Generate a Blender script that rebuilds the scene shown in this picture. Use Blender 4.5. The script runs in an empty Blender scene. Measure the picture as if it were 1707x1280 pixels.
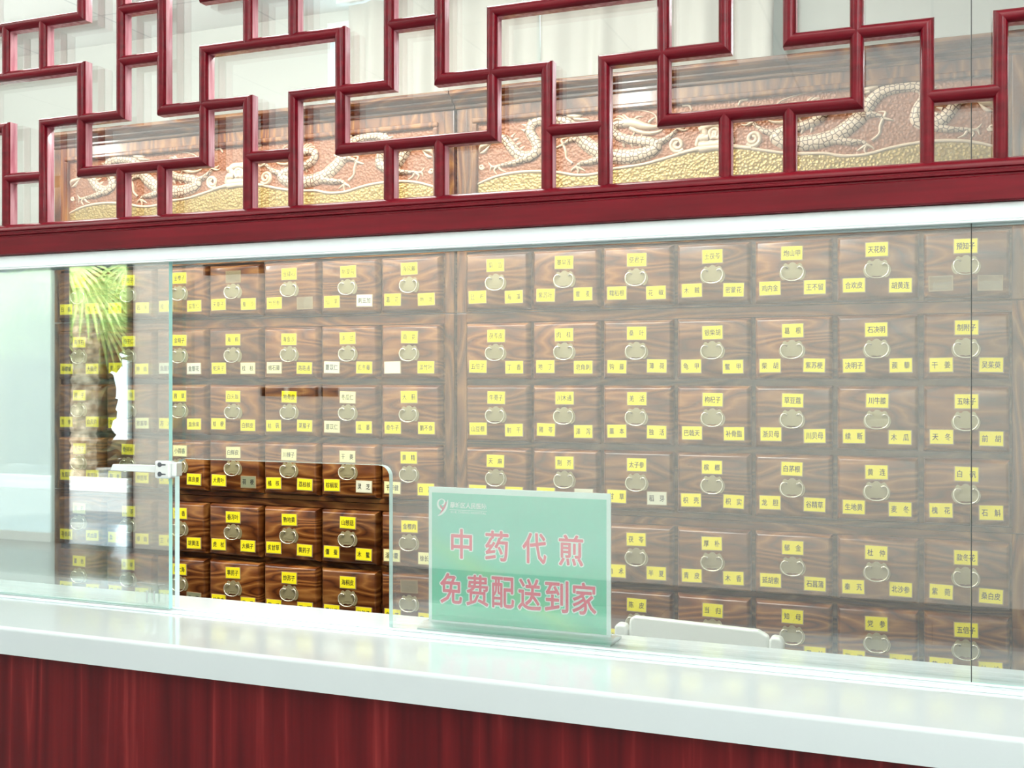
import bpy, bmesh, math, random
from mathutils import Vector
R = math.radians
rnd = random.Random(7)
S = bpy.context.scene
COL = S.collection

# ------------------------------------------------------------------ camera, world, lights, exposure
cam_d = bpy.data.cameras.new('camera'); cam = bpy.data.objects.new('camera', cam_d); COL.objects.link(cam)
cam.location = (0, -1.51, 1.493); cam.rotation_euler = (R(90), 0, R(21.3))
cam_d.sensor_width = 36.0; cam_d.lens = 1797.0 / 1707.0 * 36.0; cam_d.shift_y = -8.0 / 1707.0
cam_d.clip_start = 0.05
S.camera = cam
S.view_settings.view_transform = 'Standard'; S.view_settings.look = 'None'
S.view_settings.gamma = 1.0; S.view_settings.use_curve_mapping = False
S.view_settings.exposure = 0.0
try:
    S.cycles.max_bounces = 14; S.cycles.transparent_max_bounces = 24; S.cycles.glossy_bounces = 6
    S.cycles.caustics_reflective = False; S.cycles.caustics_refractive = False
except Exception:
    pass
W = bpy.data.worlds.new('sky'); S.world = W; W.use_nodes = True
bg = W.node_tree.nodes['Background']; bg.inputs[0].default_value = (0.78, 0.93, 1.0, 1); bg.inputs[1].default_value = 4.0

def lamp(name, kind, loc, rot, energy, size=None, color=(1, 1, 1)):
    d = bpy.data.lights.new(name, kind); d.energy = energy; d.color = color
    if kind == 'AREA':
        d.shape = 'RECTANGLE'; d.size, d.size_y = size
    o = bpy.data.objects.new(name, d); COL.objects.link(o); o.location = loc; o.rotation_euler = tuple(R(a) for a in rot)
    return o
sun = lamp('sun', 'SUN', (0, 5, 8), (-38, 0, 25), 10.0, color=(1, .96, .88)); sun.data.angle = R(1)
# ceiling panels over the customers' side, above and in front of the counter
lamp('hall_ceiling_light', 'AREA', (-1.6, -1.35, 2.86), (14, 0, 0), 5, (1.2, .6), (.85, .97, 1))
lamp('hall_ceiling_light', 'AREA', (0.9, -2.2, 2.86), (40, 0, 0), 24, (1.2, .6), (.85, .97, 1))
# added fill lamps near the screen, unseen, brightening the wall behind the photographer
lamp('hall_wall_fill', 'AREA', (-4.2, -0.35, 2.24), (-92, 0, 0), 255, (4.0, .5), (1, .985, .91))
lamp('hall_wall_fill', 'AREA', (1.5, -0.35, 2.24), (-92, 0, 0), 255, (4.0, .5), (1, .985, .91))
for lx in (-5.0, 1.2):  # added fill without fixtures, lifts the hall ceiling mirrored in the upper glass
    lamp('hall_ceiling_fill', 'AREA', (lx, -4.3, 1.9), (180, 0, 0), 30, (5.0, 2.4), (1, .99, .95))
# ceiling panels inside the dispensary
for lx, en in ((-3.5, 16), (-2.2, 42), (-1.15, 44)):
    lamp('dispensary_ceiling_light', 'AREA', (lx, 0.50, 2.87), (10, 0, 0), en, (1.1, .5), (1, .975, .92))
for lx in (-3.4, -1.0):  # added point fill, out of view, to brighten the dispensary ceiling
    lamp('dispensary_ceiling_fill', 'POINT', (lx, 0.50, 2.50), (0, 0, 0), 10, color=(1, .98, .95)).data.shadow_soft_size = .06

# ------------------------------------------------------------------ materials
def newmat(name):
    m = bpy.data.materials.new(name); m.use_nodes = True
    nt = m.node_tree; nt.nodes.clear()
    out = nt.nodes.new('ShaderNodeOutputMaterial')
    return m, nt, out
def N(nt, t, **kw):
    n = nt.nodes.new(t)
    for k, v in kw.items():
        if k in n.inputs.keys(): n.inputs[k].default_value = v
        else: setattr(n, k, v)
    return n
def L(nt, a, b): nt.links.new(a, b)
def plain(name, col, rough=.5, metal=0, coat=0, spec=.5):
    m, nt, out = newmat(name)
    b = N(nt, 'ShaderNodeBsdfPrincipled'); L(nt, b.outputs[0], out.inputs[0])
    b.inputs['Base Color'].default_value = (*col, 1); b.inputs['Roughness'].default_value = rough
    b.inputs['Metallic'].default_value = metal; b.inputs['Coat Weight'].default_value = coat
    b.inputs['Coat Roughness'].default_value = .08; b.inputs['Specular IOR Level'].default_value = spec
    m['b'] = b.name
    return m
def ramp(nt, stops):
    r = nt.nodes.new('ShaderNodeValToRGB'); e = r.color_ramp.elements
    while len(e) < len(stops): e.new(.5)
    for el, (p, c) in zip(e, stops): el.position = p; el.color = (*c, 1)
    return r
def wood(name, cols, scale, vec_scale, rough=.3, coat=.4, rings=34.0, bump=.15, noise_scale=1.0, fine=110, finew=.35):
    """oak-like figure: contour rings of a stretched noise, plus fine pores; every object gets its own cut"""
    m, nt, out = newmat(name)
    tc = N(nt, 'ShaderNodeTexCoord'); oi = N(nt, 'ShaderNodeObjectInfo')
    off = N(nt, 'ShaderNodeVectorMath', operation='SCALE'); off.inputs[0].default_value = (17.3, 9.1, 23.7); L(nt, oi.outputs['Random'], off.inputs['Scale'])
    add = N(nt, 'ShaderNodeVectorMath', operation='ADD'); L(nt, tc.outputs['Object'], add.inputs[0]); L(nt, off.outputs[0], add.inputs[1])
    mp = N(nt, 'ShaderNodeMapping'); mp.inputs['Scale'].default_value = vec_scale; L(nt, add.outputs[0], mp.inputs[0])
    n1 = N(nt, 'ShaderNodeTexNoise'); n1.inputs['Scale'].default_value = noise_scale; n1.inputs['Detail'].default_value = 1.4; n1.inputs['Roughness'].default_value = .35
    L(nt, mp.outputs[0], n1.inputs['Vector'])
    mul = N(nt, 'ShaderNodeMath', operation='MULTIPLY'); mul.inputs[1].default_value = rings; L(nt, n1.outputs[0], mul.inputs[0])
    fr = N(nt, 'ShaderNodeMath', operation='PINGPONG'); fr.inputs[1].default_value = 1.0; L(nt, mul.outputs[0], fr.inputs[0])
    mp2 = N(nt, 'ShaderNodeMapping'); mp2.inputs['Scale'].default_value = tuple(v * fine / 10 for v in vec_scale); L(nt, add.outputs[0], mp2.inputs[0])
    n2 = N(nt, 'ShaderNodeTexNoise'); n2.inputs['Scale'].default_value = 1.0; n2.inputs['Detail'].default_value = 3; L(nt, mp2.outputs[0], n2.inputs['Vector'])
    mx = N(nt, 'ShaderNodeMix', data_type='FLOAT'); mx.inputs[0].default_value = finew
    L(nt, fr.outputs[0], mx.inputs[2]); L(nt, n2.outputs[0], mx.inputs[3])
    r = ramp(nt, cols); L(nt, mx.outputs[0], r.inputs[0])
    hs = N(nt, 'ShaderNodeHueSaturation')
    vv = N(nt, 'ShaderNodeMapRange'); vv.inputs[3].default_value = .78; vv.inputs[4].default_value = 1.22; L(nt, oi.outputs['Random'], vv.inputs[0])
    L(nt, vv.outputs[0], hs.inputs['Value']); L(nt, r.outputs[0], hs.inputs['Color'])
    b = N(nt, 'ShaderNodeBsdfPrincipled'); L(nt, hs.outputs[0], b.inputs['Base Color']); b.inputs['Roughness'].default_value = rough; b.inputs['Specular IOR Level'].default_value = .5 if coat else .25
    b.inputs['Coat Weight'].default_value = coat; b.inputs['Coat Roughness'].default_value = .1
    bp = N(nt, 'ShaderNodeBump'); bp.inputs['Strength'].default_value = bump; bp.inputs['Distance'].default_value = .001; L(nt, mx.outputs[0], bp.inputs['Height']); L(nt, bp.outputs[0], b.inputs['Normal'])
    L(nt, b.outputs[0], out.inputs[0])
    return m
OAK = [(0.16, (.046, .0100, .0018)), (.34, (.115, .0300, .0052)), (.58, (.170, .0540, .0100)), (.84, (.29, .122, .030))]
M = {}
M['oak_h'] = wood('oak_horizontal', OAK, 1, (2.7, 3, 15), rings=20, noise_scale=1.0)
M['oak_v'] = wood('oak_vertical', OAK, 1, (14, 3, 2.4), rings=16, noise_scale=1.0)
RED = [(0.1, (.062, .0022, .0046)), (.45, (.105, .0038, .0070)), (.70, (.150, .0072, .0100)), (.92, (.30, .034, .032))]
M['rosewood'] = wood('rosewood_laminate', RED, 1, (12, 3, .45), rough=.4, coat=.0, rings=13, bump=.05, noise_scale=1.0, fine=110, finew=.5)

def lacquer():
    m, nt, out = newmat('red_lacquer')
    tc = N(nt, 'ShaderNodeTexCoord'); mp = N(nt, 'ShaderNodeMapping'); mp.inputs['Scale'].default_value = (3, 60, 40); L(nt, tc.outputs['Object'], mp.inputs[0])
    n = N(nt, 'ShaderNodeTexNoise'); n.inputs['Scale'].default_value = 2.0; n.inputs['Detail'].default_value = 3; L(nt, mp.outputs[0], n.inputs['Vector'])
    r = ramp(nt, [(.3, (.105, .0016, .0070)), (.7, (.175, .0030, .0115))]); L(nt, n.outputs[0], r.inputs[0])
    b = N(nt, 'ShaderNodeBsdfPrincipled'); L(nt, r.outputs[0], b.inputs['Base Color']); b.inputs['Roughness'].default_value = .3
    b.inputs['Coat Weight'].default_value = .14; b.inputs['Coat Roughness'].default_value = .05; b.inputs['Specular IOR Level'].default_value = .2
    L(nt, b.outputs[0], out.inputs[0]); return m
M['red'] = lacquer()
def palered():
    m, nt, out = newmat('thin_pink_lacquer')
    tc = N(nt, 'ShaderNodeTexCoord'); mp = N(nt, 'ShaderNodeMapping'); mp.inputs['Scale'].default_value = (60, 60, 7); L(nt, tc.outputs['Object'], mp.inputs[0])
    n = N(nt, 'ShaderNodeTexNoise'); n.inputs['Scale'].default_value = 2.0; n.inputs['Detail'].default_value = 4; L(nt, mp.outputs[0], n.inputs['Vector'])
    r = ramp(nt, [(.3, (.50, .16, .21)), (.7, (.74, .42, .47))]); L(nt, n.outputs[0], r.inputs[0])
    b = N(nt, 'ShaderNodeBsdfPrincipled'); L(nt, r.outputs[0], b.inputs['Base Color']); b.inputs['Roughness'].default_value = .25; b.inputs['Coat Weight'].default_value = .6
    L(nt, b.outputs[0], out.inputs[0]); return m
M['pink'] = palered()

def glass(name, tint=(.95, .985, .975), refl=.085, haze=0.0):
    m, nt, out = newmat(name)
    t = N(nt, 'ShaderNodeBsdfTransparent'); t.inputs[0].default_value = (*tint, 1)
    g = N(nt, 'ShaderNodeBsdfGlossy'); g.inputs['Roughness'].default_value = 0.0; g.inputs[0].default_value = (1, 1, 1, 1)
    # Schlick reflectance of a thin pane (the same from both sides)
    ge = N(nt, 'ShaderNodeNewGeometry'); dt = N(nt, 'ShaderNodeVectorMath', operation='DOT_PRODUCT'); L(nt, ge.outputs['Incoming'], dt.inputs[0]); L(nt, ge.outputs['Normal'], dt.inputs[1])
    ab = N(nt, 'ShaderNodeMath', operation='ABSOLUTE'); L(nt, dt.outputs['Value'], ab.inputs[0])
    om = N(nt, 'ShaderNodeMath', operation='SUBTRACT'); om.inputs[0].default_value = 1.0; L(nt, ab.outputs[0], om.inputs[1])
    pw = N(nt, 'ShaderNodeMath', operation='POWER'); pw.inputs[1].default_value = 5.0; L(nt, om.outputs[0], pw.inputs[0])
    mr = N(nt, 'ShaderNodeMath', operation='MULTIPLY_ADD'); mr.inputs[1].default_value = 1 - refl; mr.inputs[2].default_value = refl; L(nt, pw.outputs[0], mr.inputs[0])
    mr.use_clamp = True
    mx = N(nt, 'ShaderNodeMixShader'); L(nt, mr.outputs[0], mx.inputs[0]); L(nt, t.outputs[0], mx.inputs[1]); L(nt, g.outputs[0], mx.inputs[2])
    res = mx
    if haze:
        d = N(nt, 'ShaderNodeBsdfDiffuse'); d.inputs[0].default_value = (.85, .93, .93, 1)
        tr = N(nt, 'ShaderNodeBsdfTranslucent'); tr.inputs[0].default_value = (.85, .93, .93, 1)
        a = N(nt, 'ShaderNodeMixShader'); a.inputs[0].default_value = .5; L(nt, d.outputs[0], a.inputs[1]); L(nt, tr.outputs[0], a.inputs[2])
        mx2 = N(nt, 'ShaderNodeMixShader'); mx2.inputs[0].default_value = haze; L(nt, mx.outputs[0], mx2.inputs[1]); L(nt, a.outputs[0], mx2.inputs[2]); res = mx2
    L(nt, res.outputs[0], out.inputs[0]); return m
M['glass'] = glass('float_glass', refl=.125)
M['glass_slide'] = glass('sliding_float_glass', refl=.235)
M['frost'] = glass('milky_door_glass', haze=.45)
M['clear'] = glass('clear_acrylic', (.97, .99, .98), .05)
M['edge'] = plain('aqua_glass_edge', (.42, .80, .76), .12, coat=.5)
M['edge_pale'] = plain('polished_pale_glass_edge', (.66, .88, .87), .12, coat=.5)
M['white'] = plain('white_quartz', (.58, .655, .675), .10, coat=.5)
M['track'] = plain('white_aluminium', (.86, .95, .97), .3)
M['steel'] = plain('brushed_steel', (.62, .66, .66), .3, .85)
M['chrome'] = plain('chrome', (.88, .94, .94), .18, .6)
M['black'] = plain('dark_sealant', (.06, .06, .06), .5)
M['screw'] = plain('dark_screw', (.12, .13, .15), .35, .6)
M['brass_plate'] = plain('antique_brass', (.40, .345, .19), .36, .45)
M['brass_ring'] = plain('bright_brass', (.86, .80, .62), .16, .75)
M['yellow'] = plain('yellow_paper', (.93, .80, .015), .35, coat=.35)
M['yellow_faded'] = plain('faded_yellow_paper', (.85, .80, .38), .35, coat=.35)
M['cream'] = plain('cream_paper', (.70, .69, .52), .35, coat=.35)
M['grey_paper'] = plain('grey_green_paper', (.23, .24, .14), .35, coat=.35)
M['ink'] = plain('black_ink', (.012, .012, .010), .6)
M['wall'] = plain('cream_wall', (.70, .72, .68), .7)
M['hallwall'] = plain('white_hall_wall', (.80, .795, .76), .6)
M['curtain'] = plain('cream_curtain', (.68, .67, .62), .8)
M['chair'] = plain('off_white_plastic', (.72, .73, .69), .35)
M['darkwood'] = plain('dark_brown_wood', (.05, .022, .012), .4)
M['darkframe'] = plain('dark_door_frame', (.035, .03, .035), .35)
M['whiteframe'] = plain('white_window_frame', (.85, .88, .88), .35)
M['paper'] = plain('white_card', (.86, .95, .95), .5)
M['poster_red'] = plain('sign_red', (.86, .12, .21), .5)
M['poster_white'] = plain('sign_white', (.90, .93, .92), .5)
M['logo_red'] = plain('logo_pink', (.80, .16, .27), .5)
def poster():
    m, nt, out = newmat('green_poster_print')
    tc = N(nt, 'ShaderNodeTexCoord'); sp = N(nt, 'ShaderNodeSeparateXYZ'); L(nt, tc.outputs['Generated'], sp.inputs[0])
    r = ramp(nt, [(0, (.05, .60, .36)), (.35, (.07, .64, .42)), (.6, (.17, .68, .56)), (1, (.20, .68, .55))]); L(nt, sp.outputs[2], r.inputs[0])
    # yellow-green swoosh printed across the lower half
    a = N(nt, 'ShaderNodeMath', operation='MULTIPLY_ADD'); a.inputs[1].default_value = .75; a.inputs[2].default_value = -.62; L(nt, sp.outputs[0], a.inputs[0])
    b_ = N(nt, 'ShaderNodeMath', operation='ADD'); L(nt, a.outputs[0], b_.inputs[0]); L(nt, sp.outputs[2], b_.inputs[1])
    c = N(nt, 'ShaderNodeMath', operation='ABSOLUTE'); L(nt, b_.outputs[0], c.inputs[0])
    d = N(nt, 'ShaderNodeMapRange'); d.inputs[1].default_value = .0; d.inputs[2].default_value = .13; d.inputs[3].default_value = .55; d.inputs[4].default_value = 0; L(nt, c.outputs[0], d.inputs[0])
    n = N(nt, 'ShaderNodeTexNoise'); n.inputs['Scale'].default_value = 2.2; L(nt, tc.outputs['Generated'], n.inputs['Vector'])
    e = N(nt, 'ShaderNodeMath', operation='MULTIPLY'); L(nt, d.outputs[0], e.inputs[0]); L(nt, n.outputs[0], e.inputs[1])
    mx = N(nt, 'ShaderNodeMix', data_type='RGBA'); L(nt, e.outputs[0], mx.inputs[0]); L(nt, r.outputs[0], mx.inputs[6]); mx.inputs[7].default_value = (.45, .80, .10, 1)
    b = N(nt, 'ShaderNodeBsdfPrincipled'); L(nt, mx.outputs[2], b.inputs['Base Color']); b.inputs['Roughness'].default_value = .4
    L(nt, b.outputs[0], out.inputs[0]); return m
M['poster'] = poster()
def hammered(name, c1, c2, scale, metal, rough):
    m, nt, out = newmat(name)
    tc = N(nt, 'ShaderNodeTexCoord')
    v = N(nt, 'ShaderNodeTexVoronoi'); v.inputs['Scale'].default_value = scale; L(nt, tc.outputs['Object'], v.inputs['Vector'])
    r = ramp(nt, [(0, c2), (.9, c1)]); L(nt, v.outputs['Distance'], r.inputs[0])
    b = N(nt, 'ShaderNodeBsdfPrincipled'); L(nt, r.outputs[0], b.inputs['Base Color']); b.inputs['Roughness'].default_value = rough; b.inputs['Metallic'].default_value = metal
    bp = N(nt, 'ShaderNodeBump'); bp.inputs['Strength'].default_value = .8; bp.inputs['Distance'].default_value = .003; L(nt, v.outputs['Distance'], bp.inputs['Height']); L(nt, bp.outputs[0], b.inputs['Normal'])
    L(nt, b.outputs[0], out.inputs[0]); return m
M['rust'] = hammered('russet_hammered_ground', (.24, .08, .028), (.34, .13, .055), 130, .1, .45)
M['gold'] = hammered('gold_hammered_ground', (.27, .165, .045), (.46, .32, .11), 130, .35, .38)
M['relief'] = plain('pale_carved_wood', (.66, .50, .36), .4, coat=.2)
M['relief_dark'] = plain('carved_groove', (.10, .05, .03), .6)
def scales():
    m, nt, out = newmat('carved_dragon_scales')
    uv = N(nt, 'ShaderNodeUVMap'); mp = N(nt, 'ShaderNodeMapping'); mp.inputs['Scale'].default_value = (82, 82, 1); L(nt, uv.outputs[0], mp.inputs[0])
    v = N(nt, 'ShaderNodeTexVoronoi', feature='DISTANCE_TO_EDGE', voronoi_dimensions='2D'); v.inputs['Scale'].default_value = 1; v.inputs['Randomness'].default_value = .55; L(nt, mp.outputs[0], v.inputs['Vector'])
    r = ramp(nt, [(.05, (.11, .05, .03)), (.13, (.66, .50, .36))]); L(nt, v.outputs['Distance'], r.inputs[0])
    b = N(nt, 'ShaderNodeBsdfPrincipled'); L(nt, r.outputs[0], b.inputs['Base Color']); b.inputs['Roughness'].default_value = .4
    bp = N(nt, 'ShaderNodeBump'); bp.inputs['Strength'].default_value = .6; bp.inputs['Distance'].default_value = .002; L(nt, v.outputs['Distance'], bp.inputs['Height']); L(nt, bp.outputs[0], b.inputs['Normal'])
    L(nt, b.outputs[0], out.inputs[0]); return m
M['scales'] = scales()
def tiles(name, col, line, size, mortar, rough, coat=0):
    m, nt, out = newmat(name)
    tc = N(nt, 'ShaderNodeTexCoord')
    br = N(nt, 'ShaderNodeTexBrick'); br.offset = 0; br.inputs['Scale'].default_value = 1; br.inputs['Brick Width'].default_value = size; br.inputs['Row Height'].default_value = size
    br.inputs['Mortar Size'].default_value = mortar; br.inputs['Color1'].default_value = (*col, 1); br.inputs['Color2'].default_value = (*[c * .97 for c in col], 1); br.inputs['Mortar'].default_value = (*line, 1)
    L(nt, tc.outputs['Object'], br.inputs['Vector'])
    b = N(nt, 'ShaderNodeBsdfPrincipled'); L(nt, br.outputs[0], b.inputs['Base Color']); b.inputs['Roughness'].default_value = rough; b.inputs['Coat Weight'].default_value = coat
    L(nt, b.outputs[0], out.inputs[0]); return m
M['ceiling'] = tiles('ceiling_tiles', (.88, .90, .90), (.70, .74, .75), .6, .005, .8)
M['floor'] = tiles('grey_floor_tiles', (.20, .20, .21), (.10, .10, .11), .8, .003, .18, .3)
M['paving'] = tiles('sky_sheen_paving', (.78, .86, .93), (.60, .68, .76), .6, .006, .18, .5)  # pale blue stands in for sky reflected on the glossy floor
M['ground'] = tiles('grey_forecourt', (.30, .31, .31), (.22, .23, .23), 1.2, .01, .8)
M['kerb'] = plain('pale_kerb_stone', (.80, .80, .78), .7)
def foliage(name, c1, c2, rough=.6):
    m, nt, out = newmat(name)
    tc = N(nt, 'ShaderNodeTexCoord'); n = N(nt, 'ShaderNodeTexNoise'); n.inputs['Scale'].default_value = 9; L(nt, tc.outputs['Object'], n.inputs['Vector'])
    r = ramp(nt, [(.3, c1), (.7, c2)]); L(nt, n.outputs[0], r.inputs[0])
    b = N(nt, 'ShaderNodeBsdfPrincipled'); L(nt, r.outputs[0], b.inputs['Base Color']); b.inputs['Roughness'].default_value = rough
    L(nt, b.outputs[0], out.inputs[0]); return m
M['frond'] = foliage('palm_frond', (.26, .42, .09), (.62, .72, .28))
M['trunk'] = foliage('fibrous_trunk', (.16, .12, .08), (.62, .50, .36), .9)
M['hedge'] = foliage('dark_hedge', (.012, .02, .010), (.06, .07, .03), .9)

# ------------------------------------------------------------------ mesh builder
class MB:
    def __init__(s): s.v = []; s.f = []; s.m = []; s.uv = []
    def face(s, idx, mat=0, uv=None): s.f.append(tuple(idx)); s.m.append(mat); s.uv.append(uv)
    def box(s, x0, x1, y0, y1, z0, z1, mat=0, side=None):
        b = len(s.v)
        s.v += [(x, y, z) for z in (z0, z1) for y in (y0, y1) for x in (x0, x1)]
        sm = mat if side is None else side
        for q, mm in (((0, 2, 3, 1), sm), ((4, 5, 7, 6), sm), ((0, 1, 5, 4), mat), ((2, 6, 7, 3), mat), ((0, 4, 6, 2), sm), ((1, 3, 7, 5), sm)):
            s.face([b + i for i in q], mm)
    def frustum(s, x0, x1, z0, z1, yb, yf, yc, c, mat=0):
        """a board seen from -y: back at yb, edge at yc, face at yf inset by the chamfer c"""
        b = len(s.v)
        prof = ((yb, 0), (yc, 0), (yc + (yf - yc) * .6, c * .28), (yc + (yf - yc) * .88, c * .62), (yf, c))
        for (y, i) in prof:
            s.v += [(x0 + i, y, z0 + i), (x1 - i, y, z0 + i), (x1 - i, y, z1 - i), (x0 + i, y, z1 - i)]
        for k in (0, 4, 8, 12):
            for i in range(4):
                j = (i + 1) % 4; s.face((b + k + i, b + k + j, b + k + 4 + j, b + k + 4 + i), mat)
        s.face((b + 16, b + 17, b + 18, b + 19), mat); s.face((b + 3, b + 2, b + 1, b), mat)
    def prism_x(s, prof, x0, x1, mat=0):
        n = len(prof); b = len(s.v)
        s.v += [(x0, y, z) for y, z in prof] + [(x1, y, z) for y, z in prof]
        for i in range(n):
            j = (i + 1) % n; s.face((b + i, b + j, b + n + j, b + n + i), mat)
        s.face([b + i for i in range(n)][::-1], mat); s.face([b + n + i for i in range(n)], mat)
    def prism_y(s, poly, y0, y1, mat=0, side=None):
        """poly of (x,z) counter-clockwise seen from -y; front at y0"""
        n = len(poly); b = len(s.v); sm = mat if side is None else side
        s.v += [(x, y0, z) for x, z in poly] + [(x, y1, z) for x, z in poly]
        for i in range(n):
            j = (i + 1) % n; s.face((b + j, b + i, b + n + i, b + n + j), sm)
        s.face([b + i for i in range(n)], mat); s.face([b + n + i for i in range(n)][::-1], mat)
    def tube(s, pts, r, seg=8, mat=0, cap=True):
        pts = [Vector(p) for p in pts]; n = len(pts); b = len(s.v)
        up = Vector((0.13, .97, .21)).normalized()
        for i, p in enumerate(pts):
            t = (pts[min(i + 1, n - 1)] - pts[max(i - 1, 0)]).normalized()
            a = t.cross(up)
            if a.length < 1e-4: a = t.cross(Vector((1, 0, 0)))
            a.normalize(); c = a.cross(t)
            rr = r[i] if isinstance(r, (list, tuple)) else r
            for k in range(seg):
                an = 2 * math.pi * k / seg
                s.v.append(tuple(p + (a * math.cos(an) + c * math.sin(an)) * rr))
        for i in range(n - 1):
            for k in range(seg):
                k2 = (k + 1) % seg
                s.face((b + i * seg + k, b + i * seg + k2, b + (i + 1) * seg + k2, b + (i + 1) * seg + k), mat)
        if cap:
            s.face([b + k for k in range(seg)][::-1], mat); s.face([b + (n - 1) * seg + k for k in range(seg)], mat)
    def ribbon(s, pts, h, y=0.0, mat=0, closed_tip=True):
        """a raised relief stroke on the plane y: pts are (u, z, half width); domed section, UV in metres"""
        P = smooth(pts); n = len(P); b = len(s.v); prof = [(-1, 0), (-.86, .5), (-.5, .88), (0, 1), (.5, .88), (.86, .5), (1, 0)]
        ln = 0; lens = []
        for i in range(n):
            if i: ln += math.hypot(P[i][0] - P[i - 1][0], P[i][1] - P[i - 1][1])
            lens.append(ln)
        for i, (u, z, w) in enumerate(P):
            a = P[max(i - 1, 0)]; c = P[min(i + 1, n - 1)]
            tx, tz = c[0] - a[0], c[1] - a[1]; l = math.hypot(tx, tz) or 1
            nx, nz = -tz / l, tx / l
            hh = h * min(1, w / .008)
            for q, e in prof: s.v.append((u + nx * w * q, y - hh * e, z + nz * w * q))
        k = len(prof)
        for i in range(n - 1):
            for j in range(k - 1):
                uvq = [(lens[i], P[i][2] * prof[j][0]), (lens[i], P[i][2] * prof[j + 1][0]), (lens[i + 1], P[i + 1][2] * prof[j + 1][0]), (lens[i + 1], P[i + 1][2] * prof[j][0])]
                s.face((b + i * k + j, b + i * k + j + 1, b + (i + 1) * k + j + 1, b + (i + 1) * k + j), mat, uvq)
    def mesh(s, verts, faces, mat=0):
        b = len(s.v); s.v += verts
        for f in faces: s.face([b + i for i in f], mat)
    def data(s, name, mats, smooth_shade=False):
        me = bpy.data.meshes.new(name); me.from_pydata(s.v, [], s.f)
        for m in mats: me.materials.append(m)
        me.polygons.foreach_set('material_index', s.m)
        if any(u for u in s.uv):
            ul = me.uv_layers.new(name='UVMap')
            for p, u in zip(me.polygons, s.uv):
                if u:
                    for li, c in zip(p.loop_indices, u): ul.data[li].uv = c
        bm = bmesh.new(); bm.from_mesh(me); bmesh.ops.recalc_face_normals(bm, faces=bm.faces); bm.to_mesh(me); bm.free()
        if smooth_shade: me.polygons.foreach_set('use_smooth', [True] * len(me.polygons))
        me.update(); return me
    def build(s, name, mats, parent=None, smooth_shade=False, loc=None):
        if not isinstance(mats, (list, tuple)): mats = [mats]
        o = bpy.data.objects.new(name, s.data(name, mats, smooth_shade)); COL.objects.link(o)
        if loc: o.location = loc
        if parent: o.parent = parent
        return o
def smooth(pts, sub=5):
    out = []; n = len(pts)
    if n < 3: return [tuple(p) for p in pts]
    for i in range(n - 1):
        p0, p1, p2, p3 = pts[max(i - 1, 0)], pts[i], pts[i + 1], pts[min(i + 2, n - 1)]
        for k in range(sub):
            t = k / sub
            out.append(tuple(.5 * ((2 * b) + (-a + c) * t + (2 * a - 5 * b + 4 * c - d) * t * t + (-a + 3 * b - 3 * c + d) * t ** 3) for a, b, c, d in zip(p0, p1, p2, p3)))
    out.append(tuple(pts[-1])); return out
def bevel(o, w, seg=2):
    m = o.modifiers.new('bevel', 'BEVEL'); m.width = w; m.segments = seg; m.limit_method = 'ANGLE'; m.angle_limit = R(40); return o
def autosmooth(o):
    o.data.polygons.foreach_set('use_smooth', [True] * len(o.data.polygons))
    m = o.modifiers.new('ws', 'WEIGHTED_NORMAL'); m.keep_sharp = True
    o.data.set_sharp_from_angle(angle=R(38)); return o
def thing(name, label, cat, loc=(0, 0, 0), group=None):
    o = bpy.data.objects.new(name, None); COL.objects.link(o); o.location = loc; o.empty_display_size = .1
    return tag(o, label, cat, group)
def tag(o, label=None, cat=None, group=None, kind=None):
    if label: o['label'] = label
    if cat: o['category'] = cat
    if group: o['group'] = group
    if kind: o['kind'] = kind
    return o
def struct(mb, name, mats, **k): return tag(mb.build(name, mats, **k), kind='structure')

# ------------------------------------------------------------------ text (one evaluation for every string)
_txt = {}
def want(text, off=0.0):
    key = (text, off)
    if key in _txt: return
    c = bpy.data.curves.new('t', 'FONT'); c.body = text; c.offset = off; c.resolution_u = 2; c.size = 1
    o = bpy.data.objects.new('t', c); COL.objects.link(o); _txt[key] = o
def bake():
    bpy.context.view_layer.update(); dg = bpy.context.evaluated_depsgraph_get()
    for k, o in list(_txt.items()):
        if isinstance(o, tuple): continue
        me = bpy.data.meshes.new_from_object(o.evaluated_get(dg))
        vs = [(v.co.x, v.co.y) for v in me.vertices]; fs = [tuple(p.vertices) for p in me.polygons]
        cu = o.data; bpy.data.objects.remove(o); bpy.data.curves.remove(cu); bpy.data.meshes.remove(me)
        _txt[k] = (vs, fs)
def text_on(mb, text, cx, cz, w, h, y, mat, off=0.0, base=None):
    """flat lettering in the plane y; fitted to the box w x h (base: fit as the un-offset text would be)"""
    vs, fs = _txt[(text, off)]; ref = _txt[(text, base)][0] if base is not None else vs
    if not vs: return
    x0 = min(v[0] for v in ref); x1 = max(v[0] for v in ref); z0 = min(v[1] for v in ref); z1 = max(v[1] for v in ref)
    sx = w / max(x1 - x0, 1e-6); sz = h / max(z1 - z0, 1e-6)
    mb.mesh([(cx + (v[0] - (x0 + x1) / 2) * sx, y, cz + (v[1] - (z0 + z1) / 2) * sz) for v in vs], fs, mat)

# ------------------------------------------------------------------ the setting
YB = 2.09          # dispensary back wall
CE = 2.90          # ceiling height
XL, XR = -4.4, 1.9 # dispensary side walls
HL, HR, HB = -10.2, 4.6, -6.19
b = MB(); b.box(HL, HR, HB, YB + .1, -.1, 0); struct(b, 'floor', M['floor'])
b = MB(); b.box(HL - .1, HR + .1, HB - .1, YB + .3, CE, CE + .1); struct(b, 'ceiling', M['ceiling'])
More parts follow.
